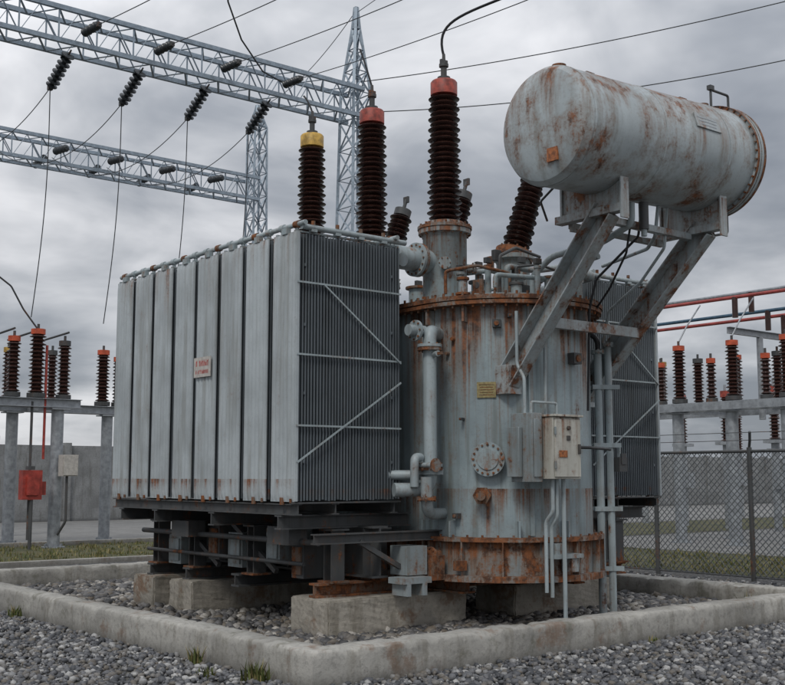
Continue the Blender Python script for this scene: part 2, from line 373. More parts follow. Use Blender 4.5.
# radiators
def radiator_bank(name,X0,X1,Y0,nrad,outer):
    zb,zt=1.36,4.03; pitch=.514; w=.42; npl=36
    dx=(X1-X0)/(npl-1)
    e=MB()
    for k in range(nrad):
        y0=Y0+k*pitch; y1=y0+w
        jk=random.uniform(-.004,.004) if k else 0
        for i in range(npl):
            x=X0+i*dx
            if (outer<0 and i==0) or (outer>0 and i==npl-1):
                x+=jk
                n=60; prof=[]
                for j in range(n+1):
                    t=j/n; y=y0+w*t
                    ph=(t*6)%1.0
                    d=.018*max(0,math.sin(math.pi*ph))**.5 if .02<t<.98 else 0
                    prof.append((y,d))
                vs=[];fs=[]
                for zz,sc_ in((zb+.0,.1),(zb+.04,.7),(zb+.08,1.),(zt-.08,1.),(zt-.04,.7),(zt,.1)):
                    for (y,d) in prof: vs.append((x+outer*(.006+d*sc_),y,zz))
                m=n+1
                for a in range(5):
                    for j in range(n): fs.append((a*m+j,a*m+j+1,(a+1)*m+j+1,(a+1)*m+j))
                e.add(vs,fs,0); e.bx(x-.009,x+.004,y0,y1,zb,zt,0)
            else:
                jx=random.uniform(-.002,.002); jz=random.uniform(-.008,.008)
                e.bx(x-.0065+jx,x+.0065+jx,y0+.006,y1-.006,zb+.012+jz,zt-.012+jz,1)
        yc=(y0+y1)/2
        for z in(zt-.10,zb+.10):
            e.cyl((X0+.01,yc,z),(X1+.0,yc,z),.045,1,seg=12)
        e.box((X0 if outer<0 else X1,yc,zt+.025),(.05,.10,.06),2)
        e.bx(X0-.005,X1+.005,y0+.03,y0+.06,zt,zt+.018,2)
        e.bx(X0-.005,X1+.005,y1-.06,y1-.03,zt,zt+.018,2)
        xo=X0 if outer<0 else X1
        e.cyl((xo+outer*.012,yc,zb-.03),(xo+outer*.012,yc,zb+.04),.025,3,seg=10)
        e.cyl((xo+outer*.02,y0+.05,zb-.01),(xo+outer*.02,y0+.05,zb+.03),.014,3,seg=8)
    YE=Y0+nrad*pitch-(pitch-w)
    for z in(1.75,2.42,3.1,3.7):
        e.beam((X0+.10,Y0,z),(X0+.10,YE,z),.02,.03,1); e.beam((X1-.10,Y0,z),(X1-.10,YE,z),.02,.03,1)
    y=Y0-.016
    for za in(3.52,2.80,2.10): e.beam((X0-.01,y,za),(X1+.01,y,za),.014,.018,4)
    e.beam((X0+.30,y-.014,3.52),(X1,y-.014,2.78),.012,.016,4); e.beam((X0,y-.014,1.74),(X1,y-.014,2.58),.012,.016,4)
    xs=X0 if outer<0 else X1
    e.bx(xs-.012,xs+.018,Y0-.014,Y0+.004,zb+.005,zt-.005,0)
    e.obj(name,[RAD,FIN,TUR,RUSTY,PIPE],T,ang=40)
    g=MB()
    for x in(X0+.06,X1-.06):
        g.cyl((x,Y0-.05,zt+.09),(x,YE+.05,zt+.09),.026,0,seg=12)
        for k in range(nrad*2):
            yy=Y0+.1+k*pitch/2
            g.cyl((x,yy-.035,zt+.09),(x,yy+.035,zt+.09),.038,0 if k%3 else 1,seg=12); g.beam((x,yy,zt),(x,yy,zt+.09),.02,.05,0)
    g.cyl((X0+.06,Y0+.02,zt+.06),(X1+.1,Y0+.02,zt+.06),.03,0,seg=12)
    for k in range(4):
        xx=X0+.2+k*.3; g.cyl((xx,Y0+.02,zt+.06),(xx,Y0+.02,zt+.13),.02,1); g.box((xx,Y0+.02,zt+.05),(.07,.05,.07),0)
    tx=X1+.13 if outer<0 else X0-.13
    for z in(zt-.10,zb+.10): g.cyl((tx,Y0+.1,z),(tx,YE-.1,z),.075,0,seg=20)
    for k in range(nrad):
        yc=Y0+k*pitch+w/2
        for z in(zt-.10,zb+.10):
            a=(X1 if outer<0 else X0,yc,z); g.cyl(a,(tx,yc,z),.045,0,seg=12); g.flange(((a[0]+tx)/2,yc,z),(1,0,0),.075,.03,0,6,1,.008)
    for x in(X0+.05,X0+.5,X1-.05): g.ibeam((x,Y0+.02,zb-.075),(x,YE,zb-.075),.09,.11,.012,2)
    g.bx(X0-.02,X1+.02,Y0+.0,Y0+.07,zb-.02,zb-.004,2)
    o2=1 if outer<0 else -1
    xt=CX-o2*(R+.1)
    for yy in(Y0+.3,Y0+1.6,Y0+2.9,YE-.25):
        g.ibeam((X0+.0 if outer<0 else X1,yy,zb-.205),(xt,yy,zb-.205),.12,.14,.014,2)
    g.obj(name+'_pipework_frame',[PIPE,RUSTY,DARKST],T)
radiator_bank('radiator_bank',6.20,7.50,9.15,8,-1)
radiator_bank('rear_radiator_bank',10.50,11.80,9.15,8,1)
mb=MB(); yc,zc=10.92,2.80
mb.bx(6.150,6.160,yc-.18,yc+.18,zc-.11,zc+.11,0)
random.seed(3)
for row,(zz,hh,n) in enumerate(((.045,.07,8),(-.05,.045,12))):
    for i in range(n):
        yy=yc+.14-.28*(i+.5)/n; w=.28/n*.62
        if random.random()<.88:
            mb.bx(6.1485,6.150,yy-w/2,yy-w/2+w*.3,zc+zz-hh/2,zc+zz+hh/2,1)
            mb.bx(6.1483,6.150,yy-w/2,yy+w/2,zc+zz+random.choice((-1,0,1))*hh*.4-.005,zc+zz+.006,1)
            if random.random()<.6: mb.bx(6.1484,6.150,yy+w/2-w*.3,yy+w/2,zc+zz-hh/2,zc+zz+hh*.3,1)
mb.obj('radiator_sign_plate',[WHITE,REDM],T)

# base skid
mb=MB()
for x in(8.10,9.80): mb.ibeam((x,8.75,.47),(x,13.2,.47),.18,.13,.02,0)
for y in(9.4,10.9,12.0,12.9): mb.ibeam((6.6,y,.475),(11.3,y,.475),.16,.14,.02,0 if y<10 else 1)
for x,y in((6.85,9.4),(7.4,9.4),(6.75,12.0),(7.4,12.0),(6.75,12.9),(7.4,12.9),(6.75,10.7),(11.2,9.4),(10.6,9.4),(11.2,12.0),(10.7,10.8)):
    mb.ibeam((x,y,.54),(x,y,1.08),.16,.14,.015,1,up=V((0,1,0)))
    mb.box((x,y,1.07),(.22,.22,.02),1); mb.box((x,y,.553),(.24,.24,.02),0)
for x in(7.25,10.75):
    mb.ibeam((x,9.15,.84),(x,13.25,.84),.20,.52,.02,1)
    for k in range(9): mb.bx(x-.095,x-.012,9.3+k*.46,9.32+k*.46,.60,1.08,1)
for y,w,z0,z1 in((9.75,.22,.56,.92),(10.2,.26,.70,1.05),(10.95,.3,.6,.98),(11.45,.24,.66,1.05),(12.35,.3,.56,.90)):
    mb.bx(6.72,7.14,y,y+w,z0,z1,2 if w>.25 else 1); mb.bx(6.70,6.718,y+.03,y+w-.03,z0+.04,z1-.04,2 if w>.25 else 0)
for y in (9.55,11.6): mb.bx(6.4,6.62,y,y+.4,.92,1.1,1)
mb.bx(7.25,7.62,8.78,9.02,.54,.60,2); mb.bx(7.3,7.35,8.78,9.02,.42,.54,2); mb.bx(7.5,7.56,8.78,9.02,.42,.54,2); mb.bx(7.42,7.68,8.92,9.2,.61,.90,2); mb.bx(7.70,7.86,8.85,9.1,.55,.8,0)
mb.bx(8.52,8.92,7.90,8.08,.78,.82,2); mb.bx(8.54,8.66,7.92,8.06,.82,.93,2); mb.bx(8.76,8.86,7.92,8.06,.64,.779,2)
mb.ibeam((6.35,9.05,1.0),(8.0,9.05,1.0),.1,.1,.012,1); mb.beam((6.9,9.05,.96),(7.6,9.05,.60),.05,.05,1)
for y0 in (10.3,11.5): mb.beam((6.75,y0,.6),(6.75,y0+.9,1.08),.05,.05,1)
mb.pipe([(6.55,9.25,.95),(6.55,13.0,.95)],.03,1); mb.pipe([(6.62,9.6,.72),(6.62,13.0,.72)],.022,1)
mb.obj('base_skid',[RUSTY,DARKST,CABG],T)

# bushings
def hv(name,x,y,capmat):
    b=MB()
    b.lathe((x,y,3.52),Z,[(.36,0),(.36,.035),(.25,.045),(.25,.78),(.27,.80),(.30,.81),(.30,.86),(.24,.87),(.22,.95)],0,36)
    b.bolts((x,y,3.50),Z,.325,16,.014,.09,1); b.bolts((x,y,4.31),Z,.275,16,.013,.09,1)
    b.cyl((x,y,4.385),(x,y,4.42),.31,5,seg=36); b.bolts((x,y,4.36),Z,.28,14,.013,.09,1)
    b.insul((x,y,4.44),Z,1.52,.205,.125,25,2,taper=.88)
    b.lathe((x,y,5.96),Z,[(.12,0),(.155,.01),(.155,.16),(.14,.18),(.07,.19)],3,32)
    b.lathe((x,y,6.15),Z,[(.075,0),(.075,.04),(.035,.05),(.035,.16),(.055,.165),(.055,.20),(.022,.21),(.018,.32)],4,16)
    b.box((x,y,6.36),(.10,.03,.08),4)
    for a in(-2.3,-.6,1.2):
        d=V((math.cos(a),math.sin(a),0)); p=V((x,y,3.95))+d*.24; b.cyl(p,p+d*.09,.05,0); b.flange(p+d*.09,d,.07,.02,0,6,1,.008)
    return b.obj(name,[TUR,RUSTY,PORC,capmat,DARKST,LIDM],T)
hv('hv_bushing',8.40,9.43,REDC); hv('hv_bushing_b',8.40,10.78,REDC); hv('hv_bushing_c',8.40,12.08,YEL)
def lv(name,x,y):
    b=MB(); ax=V((.31,-.05,1)).normalized()
    b.lathe((x,y,3.52),Z,[(.28,0),(.28,.035),(.20,.045),(.20,.62),(.22,.66),(.26,.67),(.26,.72)],0,32)
    b.bolts((x,y,3.50),Z,.25,14,.013,.09,1)
    p=V((x,y,4.20)); b.cyl(p,p+ax*.10,.235,4,seg=32); b.bolts(p,ax,.205,12,.012,.13,1)
    b.insul(p+ax*.10,ax,.98,.185,.10,15,2,taper=.85)
    q=p+ax*1.08; b.cyl(q,q+ax*.10,.12,3); b.cyl(q+ax*.1,q+ax*.26,.025,3); b.box(q+ax*.26,(.03,.10,.09),3)
    return b.obj(name,[TUR,RUSTY,PORC,DARKST,LIDM],T)
lv('lv_bushing',9.56,9.5); lv('lv_bushing_b',9.56,10.8); lv('lv_bushing_c',9.56,12.05)

# lid clutter
mb=MB(); random.seed(11)
for (x,y,r,h) in((8.05,8.75,.05,.16),(8.55,8.45,.06,.12),(8.95,8.35,.05,.22),(9.35,8.6,.07,.18),(9.0,8.9,.09,.3),(8.8,9.3,.04,.42),(9.7,8.8,.05,.25),(8.2,8.95,.035,.26),(9.1,9.6,.1,.35),(9.0,10.6,.12,.4),(9.3,9.1,.05,.5),(7.98,9.95,.05,.3),(7.95,11.3,.05,.3),(8.72,8.30,.03,.3),(9.12,8.25,.03,.22),(8.42,8.75,.035,.34),(9.5,8.4,.03,.35)):
    mb.cyl((x,y,3.52),(x,y,3.52+h),r,0,seg=18); mb.cyl((x,y,3.52),(x,y,3.545),r*1.6,1,seg=18); mb.cyl((x,y,3.52+h),(x,y,3.55+h),r*1.35,random.choice((0,1,2)),seg=18)
    if h>.24: mb.box((x,y,3.60+h),(.09,.05,.06),2)
mb.pipe([(8.30,8.52,3.6),(8.30,8.52,3.74),(9.05,8.32,3.74),(9.45,8.5,3.74),(9.45,8.5,3.55)],.026,0)
mb.pipe([(8.85,8.9,3.55),(8.85,8.9,3.95),(9.3,8.9,3.95),(9.6,8.7,4.0),(9.6,8.2,4.05)],.035,0)
mb.pipe([(8.62,9.3,3.9),(8.9,9.2,3.95),(9.2,9.3,3.95),(9.4,9.4,3.95)],.03,0)
mb.pipe([(8.55,8.7,3.55),(8.55,8.7,4.0),(8.9,8.8,4.15),(9.5,9.0,4.15)],.018,2)
mb.pipe([(7.98,8.95,3.55),(7.98,8.95,3.8),(8.2,8.7,3.85),(8.6,8.6,3.8),(8.6,8.6,3.55)],.018,1)
mb.pipe([(8.7,8.6,3.55),(8.7,8.6,3.88),(8.95,8.5,3.92),(9.3,8.5,3.88),(9.3,8.5,3.55)],.014,2)
for (x,y) in((8.15,8.62),(9.55,8.5),(9.8,9.0)):
    mb.box((x,y,3.60),(.03,.14,.16),1); mb.cyl((x-.02,y,3.62),(x+.02,y,3.62),.035,2)
mb.box((8.72,8.55,3.60),(.16,.12,.14),2); mb.box((9.18,8.42,3.58),(.14,.12,.1),0); mb.box((9.66,8.66,3.72),(.10,.10,.34),0); mb.box((9.95,8.9,3.95),(.2,.16,.14),0)
mb.pipe([(9.8,8.85,3.55),(9.8,8.85,4.0),(10.3,8.9,4.0),(10.35,9.1,4.0)],.06,0); mb.flange((9.8,8.85,3.78),Z,.10,.03,1,8)
mb.box((9.42,8.75,3.85),(.06,.18,.03),3); mb.box((9.85,8.95,4.08),(.04,.16,.02),3)
mb.box((8.62,8.82,4.03),(.10,.06,.12),2); mb.box((8.72,9.02,3.98),(.06,.06,.16),1)
mb.obj('lid_fittings',[TUR,RUSTY,DARKST,REDC],T,bevel=.003)

# conservator
c0=V((7.66,7.2,4.925)); c1=V((10.50,7.2,5.04)); ax=(c1-c0).normalized(); L=(c1-c0).length; RC=.575
mb=MB()
mb.lathe(c0-ax*.07,ax,[(.001,0),(.18,.004),(.34,.02),(.46,.045),(.535,.085),(RC,.15),(RC,L-.12),(RC+.035,L-.12),(RC+.035,L-.07),(RC+.004,L-.069),(RC+.004,L-.05),(RC+.035,L-.05),(RC+.035,L),(RC-.05,L+.001),(.40,L+.04),(.2,L+.06),(.001,L+.066)],0,72,False)
for h in(.10,1.15,2.2): mb.lathe(c0+ax*h,ax,[(RC+.0015,0),(RC+.006,.006),(RC+.006,.02),(RC+.0015,.026)],0,72,False)
for h in(.205,.085): mb.lathe(c0+ax*(L-h),ax,[(RC+.037,0),(RC+.040,.012),(RC+.040,.030),(RC+.037,.040)],5,72,False)
mb.bolts(c0+ax*(L-.21),ax,RC+.018,40,.011,.16,1)
for h in(.25,2.55): mb.lathe(c0+ax*h+V((0,0,RC-.01)),Z,[(.05,0),(.05,.05),(.07,.05),(.07,.07)],1,20)
for h in(.7,2.2):
    mb.box(c0+ax*h+V((0,0,RC+.03)),(.12,.025,.09),0)
p=c0+V((-.035,-.16,-.33)); mb.box(p,(.02,.13,.13),2)
t=math.radians(18); nrm=V((0,-math.cos(t),math.sin(t))); p=c0+ax*1.85+nrm*(RC+.004); a,u,n_=basis(nrm); Rm=Matrix((a,u,n_)).transposed()
mb.box(p,(.40,.16,.012),0,Rm)
for k in range(3): mb.box(p+u*(.04-.04*k)+nrm*.007,(.33-.04*k,.014,.003),4,Rm)
mb.obj('conservator_tank',[CONS,RUSTY,ORM,WHITE,GALV,LIDM],T,ang=30)
mb=MB(); e=c1
mb.pipe([e+V((-.30,-.12,.56)),e+V((-.30,-.12,.76)),e+V((.02,-.12,.76)),e+V((.02,-.12,.60))],.014,0)
mb.pipe([e+V((-.05,-.1,-.55)),e+V((-.05,-.1,-.80)),e+V((-.3,-.1,-.86)),e+V((-.4,-.1,-.70))],.014,0)
mb.box(e+V((-.30,-.12,.78)),(.07,.05,.05),0); mb.cyl(e+V((.05,0,0)),e+V((.11,0,0)),.11,0)
mb.pipe([e+V((.09,0,.0)),e+V((.14,-.05,-.1)),e+V((.1,-.1,-.5)),e+V((-.05,-.12,-.6))],.01,0)
mb.pipe([(8.95,7.2,4.37),(8.95,7.2,4.15),(8.95,7.6,4.02),(8.95,8.3,3.98),(8.95,8.6,3.8),(8.95,8.6,3.55)],.035,1)
mb.cyl((9.08,7.15,4.38),(9.08,7.15,4.1),.05,0); mb.cyl((9.08,7.15,4.1),(9.08,7.15,4.03),.03,1)
mb.pipe([(9.3,7.35,4.40),(9.3,7.4,4.1),(9.2,7.9,3.7),(9.2,8.0,3.4),(9.2,8.05,2.3)],.014,2)
mb.pipe([(9.1,7.3,4.36),(9.1,7.4,3.9),(9.3,7.8,3.6),(9.4,8.1,3.4)],.012,2)
mb.pipe([(9.45,7.25,4.42),(9.45,7.3,4.1),(9.7,7.6,4.05),(9.9,8.4,4.0)],.02,1)
mb.pipe([(9.6,7.25,4.42),(9.6,7.3,4.0),(9.70,7.7,3.7),(9.76,8.2,3.45),(9.78,8.32,3.1)],.016,1)
mb.pipe([(8.15,7.45,4.50),(8.15,7.7,4.35),(8.35,7.8,4.2)],.012,0)
mb.obj('conservator_pipes',[DARKST,PIPE,BLK],T)
mb=MB()
for X,Xb,yb,zb_,yt,zt_ in((8.45,8.30,8.34,2.60,7.10,4.20),(10.06,9.97,8.78,2.55,7.12,4.24)):
    mb.channel((Xb,yb,zb_),(X,yt,zt_),.15,.27,.018,0,up=V((0,-1,.3)),side=-1)
    zc=4.925+(X-7.66)*.04
    mb.bx(X-.055,X+.055,6.88,7.74,zt_-.05,zt_+.03,0)
    mb.bx(X-.06,X+.06,6.87,6.89,zt_-.12,zc-.06,0)
    mb.bx(X-.006,X+.006,6.895,7.02,zt_+.031,zc-.30,0)
    mb.bx(X-.05,X+.05,7.64,7.67,zt_+.031,zc-.28,0); mb.bx(X-.006,X+.006,7.5,7.635,zt_+.031,zc-.36,0)
    n=16; vs=[];fs=[]
    for i in range(n+1):
        y=6.9+.74*i/n; top=zc-math.sqrt(max(.01,(RC)**2-(y-7.2)**2))
        for xx in(-.03,.03): vs+=[(X+xx,y,zt_+.03),(X+xx,y,max(zt_+.04,top))]
    for i in range(n):
        b=i*4; fs+=[(b,b+4,b+5,b+1),(b+2,b+3,b+7,b+6),(b+1,b+5,b+7,b+3)]
    mb.add(vs,fs,0)
    mb.box((Xb,yb+.0,zb_+.0),(.2,.20,.30),0)
mb.bx(8.51,10.0,7.24,7.32,4.13,4.20,0); mb.bx(8.51,10.0,7.60,7.66,4.11,4.17,0)
mb.beam((8.5,7.62,4.1),(9.95,7.62,4.16),.03,.05,0)
mb.bx(8.50,9.94,7.93,7.99,3.13,3.24,0)
mb.obj('conservator_support',[STRUT],T,bevel=.004)

# ------------------------------------------------------------ bund, piers
mb=MB()
x0,x1,y0_,y1_=5.05,12.5,7.20,16.45
prof=[(0,-.1),(0,.06),(0,.14),(0,.22),(.004,.262),(.02,.28),(.10,.284),(.18,.284),(.26,.28),(.276,.262),(.28,.2),(.28,.1),(.28,-.1)]
def corner(i,o): return [(x0+o,y0_+o),(x1-o,y0_+o),(x1-o,y1_-o),(x0+o,y1_-o)][i%4]
rings=[]
for i in range(4):
    a0=V((*corner(i,0),0));b0=V((*corner(i+1,0),0)); n=int((b0-a0).length/.05)
    for k in range(n):
        t=k/n; ring=[]
        joint=((k*.05)%2.4)<.05 and k>3
        for o,z in prof:
            a=V((*corner(i,o),z));b=V((*corner(i+1,o),z)); p=a.lerp(b,t)
            d=noise.noise_vector(p*5)*.007+noise.noise_vector(p*22)*.006
            if .21<z and (o<.03 or o>.25):
                c=noise.noise(p*4.1)
                if c>.15: d+=V((0,0,-.10*(c-.15)))+(V((*corner(i,.14),z)).lerp(V((*corner(i+1,.14),z)),t)-p)*.3*(c-.15)
            if joint and z>0: d+=(V((*corner(i,.14),.1)).lerp(V((*corner(i+1,.14),.1)),t)-p)*.12
            ring.append(p+d)
        rings.append(ring)
m=len(prof);vs=[q for r_ in rings for q in r_];fs=[];N=len(rings)
for i in range(N):
    j=(i+1)%N
    for k in range(m-1): fs.append((i*m+k,j*m+k,j*m+k+1,i*m+k+1))
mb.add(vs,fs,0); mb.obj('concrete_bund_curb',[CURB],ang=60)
def block(name,xa,xb,ya,yb,h):
    bm=bmesh.new(); bmesh.ops.create_cube(bm,size=1)
    bm.transform(Matrix.Translation(((xa+xb)/2,(ya+yb)/2,(h-.1)/2))@Matrix.Diagonal((xb-xa,yb-ya,h+.1,1)))
    bmesh.ops.bevel(bm,geom=bm.edges[:],offset=.015,segments=2,affect='EDGES')
    bmesh.ops.subdivide_edges(bm,edges=[e for e in bm.edges if e.calc_length()>.2],cuts=14,use_grid_fill=True)
    for v in bm.verts:
        v.co+=noise.noise_vector(v.co*6)*.010+noise.noise_vector(v.co*25)*.006
    me=bpy.data.meshes.new(name); bm.to_mesh(me); bm.free(); me.materials.append(PIER)
    o=bpy.data.objects.new(name,me); sc.collection.objects.link(o)
for k,(a,b,c,d) in enumerate(((6.54,8.36,9.06,9.72),(9.1,10.75,9.08,9.72),(6.52,8.32,11.7,12.25),(9.3,11.0,11.7,12.25),(6.5,8.32,12.6,13.15),(9.3,11.0,12.6,13.15))):
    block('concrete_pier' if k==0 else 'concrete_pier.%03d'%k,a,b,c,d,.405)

# ------------------------------------------------------------ ground
def sheet(name,x0,x1,y0,y1,z,mat):
    b=MB(); b.add([(x0,y0,z),(x1,y0,z),(x1,y1,z),(x0,y1,z)],[(0,1,2,3)],0); return b.obj(name,[mat])
m,nt,b,co=newmat('gravel_ground')
vo=nd(nt,'ShaderNodeTexVoronoi',{'Vector':co,'Scale':24.})
vc=nd(nt,'ShaderNodeSeparateColor',{0:vo.outputs['Color']}).outputs[0]
col=mix(nt,vc,(.06,.06,.062),(.24,.235,.23)); col=mix(nt,maprange(nt,vo.outputs['Distance'],.2,.6,0,.7),col,(.03,.03,.028))
col=mix(nt,maprange(nt,noise_(nt,co,.35,5),.45,.65,0,.5),col,(.12,.11,.085))
link(nt,col,b.inputs['Base Color']); b.inputs['Roughness'].default_value=.85
bp=nd(nt,'ShaderNodeBump',{'Strength':.8,'Distance':.03,'Height':vo.outputs['Distance']},invert=True); link(nt,bp.outputs[0],b.inputs['Normal'])
sheet('ground',-400,900,-300,900,0,m)
m,nt,b,co=newmat('bund_floor'); n=noise_(nt,co,9,5,.7)
link(nt,mix(nt,n,(.02,.02,.018),(.10,.09,.075)),b.inputs['Base Color']); b.inputs['Roughness'].default_value=.9
sheet('bund_floor',5.15,12.35,7.4,16.3,.03,m)
m,nt,b,co=newmat('grass_ground'); n=noise_(nt,co,1.2,5,.75); n2=noise_(nt,co,30,4,.7)
col=mix(nt,maprange(nt,n,.35,.65),(.07,.075,.025),(.17,.145,.065)); col=mix(nt,n2,col,(.03,.035,.012))
link(nt,col,b.inputs['Base Color']); b.inputs['Roughness'].default_value=.95; GG=m
sheet('grass_field',-20,70,20.4,25.8,.006,GG)
sheet('grass_field.001',16.3,20.5,-6,20.3,.006,GG)
PAVE=concrete('pavement_concrete',(.36,.355,.34),.15)
sheet('concrete_pavement',-20,70,26.0,39.5,.008,PAVE)
sheet('concrete_pavement.001',20.6,60,-10,20.0,.008,PAVE)
b=MB(); b.bx(-20,20,25.82,25.98,-.05,.10,0); b.bx(-20,12,20.2,20.36,-.05,.09,0); b.obj('road_kerb',[CURB],bevel=.01)

phi=(1+5**.5)/2
ICO=np.array([(-1,phi,0),(1,phi,0),(-1,-phi,0),(1,-phi,0),(0,-1,phi),(0,1,phi),(0,-1,-phi),(0,1,-phi),(phi,0,-1),(phi,0,1),(-phi,0,-1),(-phi,0,1)])/math.sqrt(1+phi*phi)
ICF=np.array([(0,11,5),(0,5,1),(0,1,7),(0,7,10),(0,10,11),(1,5,9),(5,11,4),(11,10,2),(10,7,6),(7,1,8),(3,9,4),(3,4,2),(3,2,6),(3,6,8),(3,8,9),(4,9,5),(2,4,11),(6,2,10),(8,6,7),(9,8,1)])
def stones(name,regs,smin,smax,z0,mat,pw=1.6):
    C=[]
    for (a,b_,c,d,n) in regs:
        C.append(np.column_stack([np.random.uniform(a,b_,n),np.random.uniform(c,d,n),np.zeros(n)]))
    C=np.vstack(C); n=len(C)
    s=smin+(smax-smin)*np.random.rand(n)**pw
    q=np.random.randn(n,4); q/=np.linalg.norm(q,axis=1)[:,None]; w,x,y,z=q.T
    Rm=np.stack([np.stack([1-2*(y*y+z*z),2*(x*y-z*w),2*(x*z+y*w)],-1),np.stack([2*(x*y+z*w),1-2*(x*x+z*z),2*(y*z-x*w)],-1),np.stack([2*(x*z-y*w),2*(y*z+x*w),1-2*(x*x+y*y)],-1)],1)
    sc3=np.random.uniform(.6,1.15,(n,1,3))
    P=ICO[None]*(1+np.random.uniform(-.2,.2,(n,12,1)))*sc3
    P=np.einsum('nij,nkj->nki',Rm,P)*s[:,None,None]; P[:,:,2]*=.8
    C[:,2]=z0+np.random.rand(n)*.02+s*.15
    P+=C[:,None,:]
    F=(ICF[None]+12*np.arange(n)[:,None,None]).reshape(-1,3)
    me=bpy.data.meshes.new(name); me.vertices.add(n*12); me.vertices.foreach_set('co',P.reshape(-1).astype('f'))
    me.loops.add(F.size); me.loops.foreach_set('vertex_index',F.reshape(-1).astype('i'))
    me.polygons.add(len(F)); me.polygons.foreach_set('loop_start',np.arange(0,F.size,3,dtype='i'))
    me.update(calc_edges=True); me.materials.append(mat)
    o=bpy.data.objects.new(name,me); sc.collection.objects.link(o)
ST=stone_mat('gravel_stone'); ST2=stone_mat('cobble_stone',(1.0,.95,.88),1.0)
stones('gravel',[(1.5,5.0,4.5,17,24000),(4.9,14,4.0,7.18,17000),(12.55,15.2,5,16,7000)],.014,.044,.0,ST,2.)
stones('bund_cobbles',[(5.35,12.2,7.5,10,9500),(5.35,12.2,10,16.1,9500)],.022,.078,.03,ST2,1.8)

GM=plain('grass_blade',(.10,.12,.03),.7,0,.5,3); GD=plain('dry_grass',(.24,.20,.08),.7,0,.4,3)
def blades(mb,x,y,z,n,spread,h,mats=(0,1)):
    for _ in range(n):
        a=random.uniform(0,6.28); r=spread*random.random(); px=x+math.cos(a)*r;py=y+math.sin(a)*r
        hh=h*random.uniform(.4,1.1); l=random.uniform(.1,.6)*hh; b_=random.uniform(0,6.28); w=.006+.004*random.random()
        if h>.2: w*=1.3
        dx,dy=math.cos(b_),math.sin(b_)
        mb.add([(px-dy*w,py+dx*w,z),(px+dy*w,py-dx*w,z),(px+dx*l*.4+dy*w*.8,py+dy*l*.4-dx*w*.8,z+hh*.6),(px+dx*l*.4-dy*w*.8,py+dy*l*.4+dx*w*.8,z+hh*.6),(px+dx*l,py+dy*l,z+hh)],[(0,1,2,3),(3,2,4)],random.choice(mats))
mb=MB()
for _ in range(1300):
    blades(mb,random.uniform(6,24),random.uniform(20.6,25.7),0,9,.12,random.uniform(.04,.13))
for _ in range(900):
    blades(mb,random.uniform(16.3,20.4),random.uniform(8,20),0,9,.12,random.uniform(.04,.13))
mb.obj('grass',[GM,GD])
k=0
for (x,y,z,n,sp,h) in((4.92,8.75,0,60,.07,.16),(4.90,7.75,0,90,.13,.17),(4.92,12.9,0,50,.10,.16),(4.8,13.5,0,30,.1,.12),(11.2,7.55,.03,35,.05,.3),(4.7,8.2,0,40,.10,.09),(5.4,11.5,.03,30,.06,.12),(9.0,7.1,0,26,.06,.08),(12.3,7.12,0,40,.1,.14),(4.6,7.3,0,40,.16,.07)):
    mb=MB(); blades(mb,x,y,z,n,sp,h,(0,0,1)); mb.obj('weed_tuft' if k==0 else 'weed_tuft.%03d'%k,[GM,GD]); k+=1

# ------------------------------------------------------------ lattice gantries
def lattice_beam(mb,xa,xb,y,z,w,h,bay):
    ch=[(y-w/2,z-h/2),(y+w/2,z-h/2),(y+w/2,z+h/2),(y-w/2,z+h/2)]
    for cy,cz in ch: mb.angle((xa,cy,cz),(xb,cy,cz),.085,.015)
    n=int(abs(xb-xa)/bay)
    for i in range(n):
        x=xa+(xb-xa)*i/n; x2=xa+(xb-xa)*(i+1)/n; xm=(x+x2)/2
        for j in range(4):
            (ya_,za_),(yb_,zb_)=ch[j],ch[(j+1)%4]
            mb.beam((x,ya_,za_),(xm,yb_,zb_),.045,.012); mb.beam((xm,yb_,zb_),(x2,ya_,za_),.045,.012)
            if j in(1,3): mb.beam((xm,ya_,za_),(xm,yb_,zb_),.035,.012)
def lattice_col(mb,x,y,zt,wb,wt,peak):
    n=int(zt/.75)
    def cr(z):
        if z<=zt: t=z/zt; w=wb+(wt-wb)*t
        else: w=max(.05,wt*(1-(z-zt)/peak))
        return [V((x-w/2,y-w/2,z)),V((x+w/2,y-w/2,z)),V((x+w/2,y+w/2,z)),V((x-w/2,y+w/2,z))]
    zs=[zt*i/n for i in range(n+1)]+[zt+peak*i/4 for i in range(1,5)]
    for a,b_ in zip(zs,zs[1:]):
        A=cr(a);B=cr(b_)
        for j in range(4):
            mb.angle(A[j],B[j],.075,.012,up=V((1,1,0))); k=(j+1)%4
            mb.beam(A[j],B[k],.04,.012,up=V((1,1,0))); mb.beam(A[k],B[j],.04,.012,up=V((1,1,0))); mb.beam(B[j],B[k],.04,.012)
G1=empty('lattice_gantry')
mb=MB(); lattice_beam(mb,-6,17.0,22.5,11.05,.7,.72,.85); mb.obj('cross_beam',[GALVB],G1)
mb=MB(); lattice_col(mb,17.0,22.5,11.4,.95,.55,2.35); mb.obj('column',[GALVB],G1)
mb=MB(); lattice_col(mb,-6,22.5,11.4,.95,.55,2.35); mb.obj('column_b',[GALVB],G1)
G2=empty('lattice_gantry.001')
mb=MB(); lattice_beam(mb,-4,19.5,31.4,11.0,.7,.72,.85); mb.obj('cross_beam',[GALVB],G2)
mb=MB(); lattice_col(mb,19.6,31.4,13.2,.62,.46,.8); mb.obj('column',[GALVB],G2)
mb=MB(); lattice_col(mb,-4,31.4,13.2,.62,.46,.8); mb.obj('column_b',[GALVB],G2)
def sag(p0,p1,s,n=24):
    p0=V(p0);p1=V(p1); return [p0.lerp(p1,i/n)-V((0,0,4*s*(i/n)*(1-i/n))) for i in range(n+1)]
mb=MB(); wi=MB()
